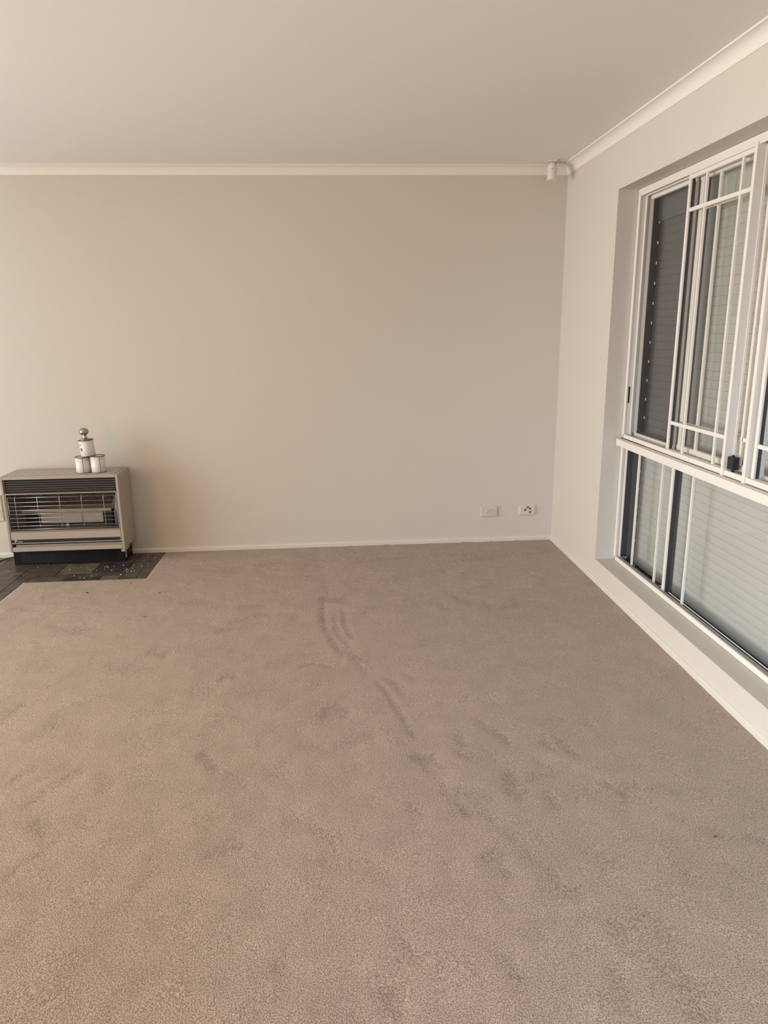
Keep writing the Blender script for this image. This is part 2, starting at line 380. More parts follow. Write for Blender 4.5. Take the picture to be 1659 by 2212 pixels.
import array
def floor_mesh():
    def lin(a, b, st):
        n = max(1, round((b - a) / st)); return [a + (b - a) * i / n for i in range(n)]
    xs = lin(XL-.1, HX2-.7, .3) + lin(HX2-.7, HX2, .02) + lin(HX2, HX1, .0125) + lin(HX1, XR, .0125) + [XR, XR + .1]
    ys = lin(YB-.1, .35, .3) + lin(.35, HY2, .0125) + lin(HY2, HY1, .0125) + lin(HY1, D, .0125) + [D, D + .1]
    nx, ny = len(xs), len(ys)
    mark = [0.0] * (nx * ny)
    import bisect
    for pts, hx, hy, s in MARKS:
        P = pts if len(pts) > 1 else pts * 2
        x0 = min(p[0] for p in P) - 2.2*hx; x1 = max(p[0] for p in P) + 2.2*hx
        y0 = min(p[1] for p in P) - 2.2*hy; y1 = max(p[1] for p in P) + 2.2*hy
        for i in range(bisect.bisect_left(xs, x0), bisect.bisect_right(xs, x1)):
            for j in range(bisect.bisect_left(ys, y0), bisect.bisect_right(ys, y1)):
                best = 9.0
                X, Y = xs[i] / hx, ys[j] / hy
                for (ax, ay), (bx, by) in zip(P, P[1:]):
                    ax /= hx; bx /= hx; ay /= hy; by /= hy
                    dx, dy = bx-ax, by-ay; L2 = dx*dx+dy*dy
                    t = 0 if L2 == 0 else max(0, min(1, ((X-ax)*dx + (Y-ay)*dy)/L2))
                    d = math.hypot(X-ax-t*dx, Y-ay-t*dy)
                    if d < best: best = d
                v = s * math.exp(-(best ** 2.4) * 0.9)
                k = j*nx+i
                mark[k] = max(mark[k], v) + 0.3*min(mark[k], v)
    verts = []
    for j in range(ny):
        for i in range(nx):
            x, y = xs[i], ys[j]
            n_ = noise.noise(Vector((x*5, y*5, 0))) * 0.0014 + noise.noise(Vector((x*16, y*16, 3))) * 0.0014
            lump = max(0.0, noise.noise(Vector((x*38, y*38, 7))) - .30) * 0.010 * max(0, min(1, (y-2.4)/1.5)); n_ += lump      # loosened tufts towards the hearth and back wall
            edge = 0 if (abs(x-HX1) < .02 or abs(y-HY1) < .02) else 1
            verts.append((x, y, (n_ - 0.0035 * mark[j*nx+i]) * edge))
    faces = []
    for j in range(ny-1):
        for i in range(nx-1):
            cx_, cy_ = (xs[i]+xs[i+1])/2, (ys[j]+ys[j+1])/2
            if (cx_ < HX1 and cy_ > HY1) or (cx_ < HX2 and cy_ > HY2): continue
            k = j*nx+i; faces.append((k, k+1, k+1+nx, k+nx))
    me = bpy.data.meshes.new('floor'); me.from_pydata(verts, [], faces)
    a = me.attributes.new('pile_mark', 'FLOAT', 'POINT'); a.data.foreach_set('value', mark)
    bm = bmesh.new(); bm.from_mesh(me)
    bmesh.ops.delete(bm, geom=[v for v in bm.verts if not v.link_faces], context='VERTS')
    be = [e for e in bm.edges if e.is_boundary]          # carpet thickness at its cut edges
    r = bmesh.ops.extrude_edge_only(bm, edges=be)
    for v in r['geom']:
        if isinstance(v, bmesh.types.BMVert): v.co.z = -0.012
    for f in bm.faces: f.smooth = abs(f.normal.z) > 0.5 or max(v.co.z for v in f.verts)-min(v.co.z for v in f.verts) < .009
    bm.to_mesh(me); bm.free(); me.materials.append(CARPET)
    o = bpy.data.objects.new('floor', me); COL.objects.link(o); return struct(o)
floor_mesh()
b = MB(); b.box(XL-.1, XR+.1, YB-.1, D+.1, -.06, -.013); struct(b.build('floor_slab', GROUT))

# walls
b = MB(); b.box(XL-.1, XR+.1, D, D+.1, -.06, H+.05); struct(b.build('wall_back', WALL))
X1 = 1.585
b = MB()
b.box(XR, X1, YW, D, -.06, H+.05); b.box(XR, X1, YE, YW, -.06, ZB); b.box(XR, X1, YE, YW, ZT, H+.05)
b.box(XR, X1, YB-.1, YE, -.06, H+.05)
struct(b.build('wall_right', WALL))
b = MB()
b.box(XL-.1, XL, YB-.1, -1.55, -.06, H+.05); b.box(XL-.1, XL, .35, 1.0, -.06, H+.05); b.box(XL-.1, XL, -1.55, .35, 2.12, H+.05); b.box(XL-.1, XL, 3.9, D+.1, -.06, H+.05); b.box(XL-.1, XL, 1.0, 3.9, 2.12, H+.05)
struct(b.build('wall_left', WALL))
b = MB()
b.box(XL-.1, -2.95, YB-.1, YB, -.06, H+.05); b.box(-.25, XR+.1, YB-.1, YB, -.06, H+.05); b.box(-2.95, -.25, YB-.1, YB, -.06, .35); b.box(-2.95, -.25, YB-.1, YB, 2.12, H+.05)
struct(b.build('wall_rear', WALL))
b = MB(); b.box(XL-.1, XR+.3, YB-.1, D+.1, H, H+.05); struct(b.build('ceiling', CEIL))
# outer leaf of the window wall
b = MB(); xo0, xo1 = 1.662, 1.738
b.box(xo0, 1.7295, YW+.055, D+.4, -.3, H+.3); b.box(xo0, xo1, .9, YW+.055, -.3, .052); b.box(xo0, xo1, .9, YW+.055, 2.2, H+.3)
b.box(X1, xo0, YW+.055, YW+.07, -.3, H+.3)
b.box(X1, xo0, .9, YW+.055, 2.15, 2.2)
b.box(X1, xo1, YB-.1, 1.0, -.3, H+.3); b.box(X1, 1.70, .9, YW+.055, -.3, .045)
struct(b.build('wall_outer', BRICK))
# assumed glazed doors and rear window, unseen, added to let light in
def plain_window(name, axis, p, a0, a1, z0, z1, mid):
    root = struct(empty(name))
    b = MB(); t = .045
    def bx(u0, u1, w0, w1, dd=.03):
        if axis == 'x': b.box(p-dd, p+dd, u0, u1, w0, w1)
        else: b.box(u0, u1, p-dd, p+dd, w0, w1)
    bx(a0, a0+t, z0, z1); bx(a1-t, a1, z0, z1); bx(a0+t, a1-t, z1-t, z1); bx(a0+t, a1-t, z0, z0+t); bx(mid-t/2, mid+t/2, z0+t, z1-t)
    b.build('window_frame', FRAME, root)
    b = MB()
    if axis == 'x': b.box(p-.002, p+.002, a0+t, a1-t, z0+t, z1-t)
    else: b.box(a0+t, a1-t, p-.002, p+.002, z0+t, z1-t)
    b.build('glass_pane', GLASS, root)
plain_window('door_1', 'x', XL-.05, 1.0, 3.9, -.012, 2.12, 2.45)
plain_window('door_2', 'x', XL-.05, -1.55, .35, -.012, 2.12, -.6)
plain_window('window_2', 'y', YB-.05, -2.95, -.25, .35, 2.12, -1.6)

# cove cornice
def cove():
    pts = [(0, H-CV-.002), (.0045, H-CV-.002), (.0045, H-CV+.003)]
    cx_, cz_ = CV-.004, H-CV+.003; rr_x = CV-.0085; rr_z = CV-.010
    for k in range(1, 12):
        t = math.pi - k/12*math.pi/2
        pts.append((cx_ + rr_x*math.cos(t), cz_ + rr_z*math.sin(t)))
    pts += [(CV-.004, H-.007), (CV, H-.007), (CV, H)]
    return pts
pc = cove()
def cornice(name, ring0, ring1):
    b = MB(); b.sweep(None, [ring0, ring1]); o = soften(struct(b.build(name, TRIM)), 25)
    return o
cornice('trim_1', [(XL, D-d, z) for d, z in pc] + [(XL, D, H)], [(XR-d, D-d, z) for d, z in pc] + [(XR, D, H)])
cornice('trim_2', [(XR-d, D-d, z) for d, z in pc] + [(XR, D, H)], [(XR-d, YB, z) for d, z in pc] + [(XR, YB, H)])
cornice('trim_3', [(XL+d, D, z) for d, z in pc] + [(XL, D, H)], [(XL+d, YB, z) for d, z in pc] + [(XL, YB, H)])
# skirting
sk = [(0, -.012), (SKT, -.012), (SKT, SKH-.007), (SKT-.005, SKH-.001), (0, SKH+.003)]
def skirt(name, r0, r1):
    b = MB(); b.sweep(None, [r0, r1]); struct(b.build(name, SKIRT))
skirt('baseboard_back', [(XL, D-d, z) for d, z in sk], [(XR-d, D-d, z) for d, z in sk])
skirt('baseboard_right', [(XR-d, D-d, z) for d, z in sk], [(XR-d, YB, z) for d, z in sk])
skirt('baseboard_left', [(XL+d, D, z) for d, z in sk], [(XL+d, 3.9, z) for d, z in sk])

# ================================================================= BIG WINDOW
win = struct(empty('window_1'))
FX0, FX1 = 1.585, 1.66
def part(name, boxes, mt, parent, bevel=0.0):
    b = MB()
    for q in boxes: b.box(*q[:6], mi=(q[6] if len(q) > 6 else 0))
    return b.build(name, mt, parent, bevel=bevel)
ZL = .838     # underside of the upper windows / top of the timber ledge
fr = part('window_frame', [
    # upper frame: head, jamb, sill with a front lip and a stepped track behind
    (FX0, FX1, YE, YW-.001, 2.089, ZT-.001), (FX0, FX0+.006, YE, YW-.03, 2.079, 2.089), (1.612, 1.618, YE, YW-.03, 2.076, 2.089), (1.640, FX1, YE, YW-.03, 2.062, 2.089),
    (FX0, FX1, YW-.016, YW-.001, ZL, 2.089), (FX0, FX0+.007, YW-.026, YW-.016, ZL, 2.089), (1.617, 1.622, YW-.036, YW-.016, ZL, 2.089), (1.640, FX1, YW-.030, YW-.016, ZL, 2.089),
    (FX0, FX1, YE, YW-.016, ZL, ZL+.010), (FX0, FX0+.007, YE, YW-.016, ZL+.010, ZL+.022), (1.612, 1.617, YE, YW-.016, ZL+.010, ZL+.018), (1.640, FX1, YE, YW-.016, ZL+.010, ZL+.030),
    # lower frame
    (FX0, 1.66, YW-.016, YW-.001, ZB+.001, .80), (FX0, FX0+.007, YW-.027, YW-.016, ZB+.001, .80), (1.606, 1.614, YW-.036, YW-.016, ZB+.02, .80),
    (FX0, FX0+.009, YE, YW-.016, ZB+.001, .153), (FX0+.009, 1.642, YE, YW-.016, ZB+.001, .1345),
    (FX0, FX1, YE, YW-.016, .782, .80), (FX0, FX1, YE, YE+.03, ZB+.001, ZT-.001),
    ], FRAME, win, bevel=.0012)
part('window_track', [(FX0+.012, 1.609, YE, YW-.03, .137, .146), (1.609, 1.613, YE, YW-.03, .137, .151)], TRACK, win)
part('gasket', [(1.614, 1.636, YE, YW-.036, .134, .142), (1.636, 1.641, YE, YW-.036, .134, .1365), (1.614, 1.655, YW-.037, YW-.030, .149, .782), (FX0+.009, FX0+.012, YE, YW-.03, .137, .139)], GASKET, win)
part('window_ledge', [(1.551, 1.5845, YE, YW-.012, .7975, .8345)], FRAME, win, bevel=.0015)
part('window_sill', [(XR+.002, FX0-.0005, YE, YW-.0005, ZB, ZB+.0006)], REVEAL, win)

# lower fixed lights
def stile(y, w=.020, x0=1.612, x1=1.632, z0=.14, z1=.79, name='mullion'):
    o = part(name, [(x0, x1, y-w/2, y+w/2, z0, z1)], FRAME, win, bevel=.001)
    part('gasket', [(x1-.012, x1+.024, y-w/2-.003, y-w/2+.0005, z0, z1)], GASKET, o)
LY = [3.775, 3.238, 1.92]
stile(3.240); stile(1.905)
def muntin_v(y, z0, z1, x0=1.619, parent=None, w=.012):
    b = MB(); b.box(x0, x0+.009, y-w/2, y+w/2, z0, z1); b.box(x0-.0015, x0, y-w/2+.003, y+w/2-.003, z0, z1)
    return b.build('muntin', FRAME, parent or win)
for y in (3.643, 3.362, 3.055, 2.05, 1.78, 1.35): muntin_v(y, .143, .785)
for y0, y1 in ((3.250, 3.777), (1.915, 3.230), (1.23, 1.895)):
    part('glass_pane', [(1.630, 1.634, y0, y1, .138, .79)], GLASS, win)

# upper windows: outer fixed sash (x 1.64) and inner sliding sash (x 1.60)
def outer_sash(y0, y1):
    s = part('fixed_sash', [
        (1.632, 1.652, y1-.022, y1, ZL+.02, 2.08), (1.636, 1.652, y1-.060, y1-.034, ZL+.02, 2.08), (1.630, 1.640, y1-.078, y1-.066, ZL+.02, 2.08),
        (1.640, 1.652, y1-.066, y1-.022, ZL+.02, 2.08),
        (1.632, 1.652, y0, y0+.03, ZL+.02, 2.08), (1.632, 1.652, y0+.03, y1-.022, 2.055, 2.08), (1.632, 1.652, y0+.03, y1-.022, ZL+.02, ZL+.045)], FRAME, win, bevel=.0008)
    part('gasket', [(1.632, 1.654, y1-.0345, y1-.0225, ZL+.02, 2.07), (1.634, 1.652, y1-.092, y1-.0785, ZL+.02, 2.07)], GASKET, s)
    muntin_v(y1-.203, ZL+.04, 2.06, 1.634, s, .016); muntin_v(y0+.13, ZL+.04, 2.06, 1.634, s, .016)
    b = MB(); b.box(1.634, 1.643, y0+.03, y1-.09, 1.927, 1.943); b.box(1.634, 1.643, y0+.03, y1-.09, .979, .995); b.build('muntin', FRAME, s)
    part('glass_pane', [(1.6435, 1.6465, y0+.03, y1-.066, ZL+.04, 2.06)], GLASS, s)
def sliding_sash(y0, y1, pull=True):
    s = part('sliding_sash', [
        (1.594, 1.612, y1-.018, y1, ZL+.004, 2.087), (1.594, 1.612, y0-.002, y0+.016, ZL+.004, 2.087),
        (1.594, 1.612, y0+.016, y1-.018, 2.062, 2.087), (1.594, 1.612, y0+.016, y1-.018, ZL+.004, .861)], FRAME, win, bevel=.0008)
    part('gasket', [(1.602, 1.616, y1-.0205, y1-.0183, .861, 2.062)], GASKET, s)
    for y in (y1-.151, y0+.103): 
        muntin_v(y, .861, 2.062, 1.597, s, .013)
    b = MB()
    for z in (1.934, .9875): b.box(1.5966, 1.6056, y0+.016, y1-.02, z-.008, z+.008); b.box(1.5951, 1.5966, y0+.016, y1-.02, z-.005, z+.005)
    b.build('muntin', FRAME, s)
    part('glass_pane', [(1.6065, 1.6095, y0+.014, y1-.017, .855, 2.066)], GLASS, s)
    if pull:
        # deep pull stile standing proud of the frame, with the black latch at its foot
        part('pull_stile', [(1.577, 1.612, y0-.022, y0-.004, .8355, 2.088), (1.612, 1.622, y0-.026, y0-.010, .86, 2.086)], FRAME, s, bevel=.001)
        la = part('latch', [(1.592, 1.619, y0-.064, y0-.0225, .866, .917), (1.604, 1.610, y0-.050, y0-.040, .850, .866), (1.603, 1.611, y0-.042, y0-.034, .917, .924)], BLACKP, s, bevel=.0015)
        la['label'] = 'black plastic sash latch'
    return s
outer_sash(2.60, 3.300)
sliding_sash(2.767, 3.295)
part('mullion', [(1.577, 1.655, 2.588, 2.606, .8355, 2.112)], FRAME, win, bevel=.001)
outer_sash(1.35, 1.95)
sliding_sash(1.80, 2.575)
part('keeper', [(1.600, 1.608, YW-.0185, YW-.0155, 1.03, 1.118)], BLACKP, win)
# insect screen over the open part
scr = part('insect_screen', [(1.6564, 1.6572, 3.300, YW-.03, ZL+.03, 2.062)], SCREEN, win)
# ================================================================= ROLLER SHUTTER OUTSIDE
sh = tag(empty('roller_shutter', (1.73, 2.5, .07)), 'closed off-white roller shutter outside the window', 'shutter')
def rel(o, root): o.parent = root; o.matrix_parent_inverse = Matrix.Translation(-root.location); return o
b = MB(); z = .083; pitch = .0411; k = 0
SY0, SY1 = .95, 3.842
while z < 1.96:
    z1 = min(z+pitch, 1.965); dep = .0016
    b.poly([(1.7285, SY0, z), (1.7285, SY1, z), (1.7262, SY1, z+.0012), (1.7262, SY0, z+.0012)])
    n = 6
    for i in range(n):
        za = z+.0012+(z1-z-.0024)*i/n; zb = z+.0012+(z1-z-.0024)*(i+1)/n
        xa = 1.7262-dep*math.sin(math.pi*i/n); xb = 1.7262-dep*math.sin(math.pi*(i+1)/n)
        b.poly([(xa, SY0, za), (xa, SY1, za), (xb, SY1, zb), (xb, SY0, zb)])
    b.poly([(1.7262, SY0, z1-.0012), (1.7262, SY1, z1-.0012), (1.7285, SY1, z1), (1.7285, SY0, z1)])
    z = z1
bmesh.ops.remove_doubles(b.bm, verts=b.bm.verts, dist=1e-5)
b.box(1.7285, 1.736, SY0, SY1, .083, 1.965)
rel(b.build('slat_curtain', SHUT), sh)
b = MB(); b.box(1.712, 1.738, SY0, SY1, 1.963, 2.202); rel(b.build('shutter_box', SHUT), sh)
# side guide with light slots where the slat ends meet it
b = MB(); slots = [2.069 - .1027*i for i in range(19)]
zc = 2.198
for zs in [q for q in slots if q > .12 and q < 2.1]:
    b.box(1.7265, 1.7284, SY1+.0005, 3.871, zs+.0072, zc); zc = zs-.0072
b.box(1.7265, 1.7284, SY1+.0005, 3.871, .055, zc)
b.box(1.7215, 1.7258, SY1-.002, SY1+.0005, .075, 1.965)
rel(b.build('side_guide', BRICK), sh)
# rubber foot of the curtain: patchy at the far end, a gap under the rest
b = MB()
ys_ = [3.842, 3.824, 3.747, 3.733, 3.668, 3.654, 3.598, 3.584, 3.52, 3.50]
for a0, a1 in zip(ys_[1::2], ys_[2::2]): b.box(1.724, 1.737, a1, a0, .056, .0825)
b.box(1.724, 1.737, 3.46, 3.478, .056, .0825)
b.box(1.724, 1.737, SY0, 3.842, .0765, .0835)
rel(b.build('foot_rail', BRICK), sh)
# ================================================================= COBWEB
WEB = [[(3.677, 0.958), (3.611, 0.949), (3.514, 0.956), (3.438, 0.957)], [(3.624, 0.953), (3.594, 0.926), (3.558, 0.898), (3.547, 0.872)], [(3.78, 0.9), (3.743, 0.881), (3.702, 0.878), (3.6, 0.892), (3.507, 0.922), (3.443, 0.954)], [(3.775, 0.888), (3.701, 0.876), (3.596, 0.873), (3.502, 0.895), (3.459, 0.917), (3.428, 0.937)], [(3.507, 0.922), (3.521, 0.898), (3.541, 0.873)], [(3.465, 0.948), (3.508, 0.927), (3.528, 0.902)], [(3.57, 0.872), (3.498, 0.876), (3.426, 0.893)]]
b = MB()
for line in WEB:
    pts = []
    for (a, c), (d, e) in zip(line, line[1:]):
        for t in (0, .33, .66): pts.append((1.6545, a+(d-a)*t, c+(e-c)*t - .003*math.sin(math.pi*t)))
    pts.append((1.6545, line[-1][0], line[-1][1]))
    b.tube(pts, .0005, 5)
cw = b.build('cobweb', WEBM)
tag(cw, 'pale dusty cobweb across the lower corner of the dark insect screen', 'cobweb')

# ================================================================= SLATE HEARTH
b = MB()
gx = [-2.60, -2.39, -2.18, -1.965, -1.752, -1.542, -1.336, -1.245, HX1]
gy = [D-.001, 4.455, 4.262, 4.195, HY1]
def tile(x0, x1, y0, y1, mi, dz=0):
    g = .0018
    b.box(x0+g, x1-g, y0+g, y1-g, -.012, .0002+dz, mi=mi)
random.seed(4)
for i in range(len(gx)-1):
    for j in range(3):
        y1_, y0_ = gy[j], gy[j+1]
        if j == 2 and gx[i] < HX2: y0_ = 4.195
        mi = 0
        if i == 4 and j == 1: mi = 1
        if i == 5 and j == 1: mi = 2
        if i in (1,) and j == 0: mi = 1
        tile(gx[i], gx[i+1], y0_, y1_, mi, random.uniform(-.0008, 0))
bxs = [-1.895, -1.88, -1.669, -1.553, -1.456, -1.339, -1.24, HX1]
bm_ = [0, 0, 2, 2, 1, 0, 0]
for i in range(len(bxs)-1): tile(bxs[i], bxs[i+1], HY1, 4.195, bm_[i])
fy = [4.195, 3.99, 3.78, 3.57, 3.36, 3.15, HY2]
for i in range(len(fy)-1):
    for x0, x1 in ((-2.60, -2.39), (-2.39, -2.18), (-2.18, -1.965), (-1.965, HX2)):
        tile(x0, x1, fy[i+1], fy[i], 0, random.uniform(-.0008, 0))
hearth = b.build('slate_hearth', [SLATE, SLATE_TAN, SLATE_DARK], bevel=.0006, seg=1)
tag(hearth, 'dark slate tiled hearth set into the carpet under the gas heater', 'hearth')

# ================================================================= GAS HEATER
HX_L, HX_R, HYF, HYB, HZ0, HZ1 = -2.074, -1.363, 4.400, D-SKT-.001, .106, .592
heater = tag(empty('gas_heater', (-1.72, 4.53, 0)), 'beige gas space heater with dark louvres and wire guard standing on the slate hearth', 'heater')
def hpart(name, boxes, mt, parent=None, bevel=0.0, seg=2):
    b = MB()
    for q in boxes: b.box(*q[:6], mi=(q[6] if len(q) > 6 else 0))
    o = b.build(name, mt, None, bevel=bevel, seg=seg)
    rel(o, heater) if parent is None else sub(o, parent)
    return o
def sub(o, parent):
    o.parent = parent; o.matrix_parent_inverse = Matrix.Identity(4); return o
T = .016
hpart('casing', [
    (HX_L, HX_L+T, HYF, HYB, HZ0, HZ1), (HX_R-T, HX_R, HYF, HYB, HZ0, HZ1),
    (HX_L+T, HX_R-T, HYF, HYB, HZ1-.020, HZ1), (HX_L+T, HX_R-T, HYB-.012, HYB, HZ0, HZ1-.020)], BEIGE, bevel=.003)
hpart('top_panel', [(HX_L+.022, HX_R-.022, HYF+.012, HYB-.006, HZ1+.0002, HZ1+.0025)], BEIGE, bevel=.001)
IL, IR = HX_L+T+.002, HX_R-T-.002
# louvred outlet at the top
b = MB(); nL = 6; z0g, z1g = .484, .570
b.box(IL, IR, HYF+.030, HYF+.034, z0g, z1g)
for i in range(nL):
    zt = z1g-.004-(z1g-z0g)/nL*i; zb_ = zt-(z1g-z0g)/nL+.0035
    ring = lambda x: [(x, HYF+.022, zt), (x, HYF+.006, zb_+.004), (x, HYF+.006, zb_), (x, HYF+.012, zb_), (x, HYF+.028, zt-.001)]
    b.sweep(None, [ring(IL+.006), ring(IR-.003)])
b.box(IL, IL+.006, HYF+.004, HYF+.034, z0g, z1g)
rel(b.build('louvre_grille', GRILLE), heater)
# firebox behind the guard
YFB = HYF+.150
fb = hpart('firebox', [
    (IL, IR, YFB, YFB+.004, .238, .484), (IL, IR, HYF+.03, YFB, .476, .484),
    (IL, IR, HYF+.012, YFB, .240, .246)], REFLECT)
b = MB()   # splayed reflector cheeks and a sloping hood
for s_, xo in ((1, IL), (-1, IR)):
    b.poly([(xo, HYF+.014, .246), (xo+s_*.085, YFB-.002, .246), (xo+s_*.085, YFB-.002, .476), (xo, HYF+.014, .476)])
b.poly([(IL+.01, HYF+.03, .475), (IR-.01, HYF+.03, .475), (IR-.08, YFB-.003, .372), (IL+.08, YFB-.003, .372)])
sub(b.build('reflector', REFLECT), fb)
sub_b = MB()
for k in range(7):
    sub_b.tube([(IL+.07+k*.09, YFB-.004, .374), (IL+.02+k*.10, HYF+.032, .472)], .0012, 5)
for k in range(8):
    sub_b.tube([(IL+.004, HYF+.02, .26+k*.028), (IL+.078, YFB-.01, .25+k*.026)], .001, 5)
    sub_b.tube([(IL+.004, HYF+.02, .25+k*.028), (IL+.078, YFB-.01, .285+k*.026)], .001, 5)
sm = sub(sub_b.build('reflector_seams', DARK), fb); sm['kind'] = 'stuff'
hpart('burner_surround', [(-2.022, -1.452, YFB-.060, YFB-.004, .338, .356)], STEELBAR, fb, bevel=.002)
hpart('burner_box', [(-2.020, -1.905, YFB-.040, YFB-.004, .262, .338), (-1.512, -1.455, YFB-.040, YFB-.004, .262, .338), (-2.02, -1.455, YFB-.045, YFB-.004, .246, .262)], DARK, fb)
for x0 in (-1.905, -1.774, -1.643):
    hpart('radiant_plaque', [(x0+.0015, x0+.1295, YFB-.042, YFB-.004, .2625, .3375)], RADIANT, fb, bevel=.001)
hpart('igniter', [(-1.745, -1.725, YFB-.060, YFB-.045, .246, .262)], STEELBAR, fb)
# wire guard
def frame(x0, x1, y0, z0, z1, r, b):
    b.tube([(x0, y0, z0), (x1, y0, z0)], r, 6); b.tube([(x0, y0, z1), (x1, y0, z1)], r, 6)
    b.tube([(x0, y0, z0), (x0, y0, z1)], r, 6); b.tube([(x1, y0, z0), (x1, y0, z1)], r, 6)
gfr = hpart('guard_frame', [(IL+.001, IR-.001, HYF+.001, HYF+.010, .4775, .4835), (IL+.001, IL+.005, HYF+.001, HYF+.008, .242, .4775), (IR-.005, IR-.001, HYF+.001, HYF+.008, .242, .4775), (IL+.001, IR-.001, HYF+.001, HYF+.010, .238, .244)], CHROME, bevel=.001)
b = MB(); gy0 = HYF-.004
frame(IL+.012, IR-.012, gy0+.006, .255, .4585, .0016, b)
sub(b.build('wire_border', CHROME), gfr)
for k in range(7):
    zk = .4300-.0253*k
    b = MB(); b.tube([(IL+.014, gy0+.012, zk), (IL+.016, gy0, zk), (IR-.016, gy0, zk), (IR-.014, gy0+.012, zk)], .0015, 6)
    sub(b.build('guard_wire', CHROME), gfr)
for k in range(5):
    xk = -2.000+.1340*k
    b = MB(); b.tube([(xk, gy0+.022, .474), (xk, gy0+.010, .463), (xk, gy0+.004, .448), (xk, gy0+.003, .43), (xk, gy0+.003, .268), (xk, gy0+.006, .255)], .0015, 6)
    sub(b.build('guard_wire', CHROME), gfr)
# lower front panel with black stripe, groove and bottom bar
hpart('front_panel', [(IL, IR, HYF+.002, HYF+.03, .161, .236)], BEIGE_L, bevel=.0015)
st = hpart('trim_stripe', [(IL+.001, IR-.007, HYF-.0003, HYF+.004, .1685, .1885)], BLACKP)
hpart('groove', [(IL, IR, HYF+.016, HYF+.03, .138, .161)], DARK)
hpart('control_flap', [(IL+.02, IR-.001, HYF+.008, HYF+.02, .1385, .1525)], STEELBAR, bevel=.001)
hpart('bottom_bar', [(IL-.0, IR+.001, HYF+.001, HYF+.03, .110, .1375)], BEIGE_L, bevel=.0015)
def text_mesh(body, size, parent, loc, mt, name='lettering', bold=0.0):
    cu = bpy.data.curves.new(name, 'FONT'); cu.body = body; cu.size = size; cu.extrude = .0002; cu.offset = bold
    to = bpy.data.objects.new(name, cu); COL.objects.link(to)
    dg = bpy.context.evaluated_depsgraph_get(); dg.update()
    me = bpy.data.meshes.new_from_object(to.evaluated_get(dg)); me.name = name
    bpy.data.objects.remove(to)
    me.transform(Matrix.Translation(loc) @ Matrix.Rotation(math.pi/2, 4, 'X'))
    me.materials.clear(); me.materials.append(mt)
    o = bpy.data.objects.new(name, me); COL.objects.link(o); sub(o, parent); return o
text_mesh('P', .026, st, (-2.036, HYF-.0008, .1700), LOGO, bold=.0006)
text_mesh('yrox', .0165, st, (-2.0185, HYF-.0008, .1728), LOGO)
# black plinth with slotted louvres
BX0, BX1, BY0 = -2.088, -1.390, 4.468
pl = hpart('base', [(BX0, BX1, BY0, HYB-.01, 0, .1055)], BLACK, bevel=.002)
b = MB()
for k in range(6):
    zk = .020+.0125*k
    b.tube([(BX0+.05, BY0-.001, zk), (BX1-.055, BY0-.001, zk)], .0022, 5)
for k in range(8):
    b.box(BX0+.10+k*.07, BX0+.103+k*.07, BY0-.0015, BY0+.001, .018, .086)
sub(b.build('base_louvre', BLACKP), pl)
hpart('rating_label', [(BX1-.0003, BX1+.0006, BY0+.010, BY0+.036, .022, .066)], LABELM, pl)
hpart('base_bracket', [(BX1, HX_R-.003, HYF+.004, HYF+.095, .090, .1055)], BEIGE, pl)
hpart('side_bolt', [(BX1-.001, BX1+.004, BY0+.120, BY0+.132, .066, .080)], STEELBAR, pl, bevel=.002)

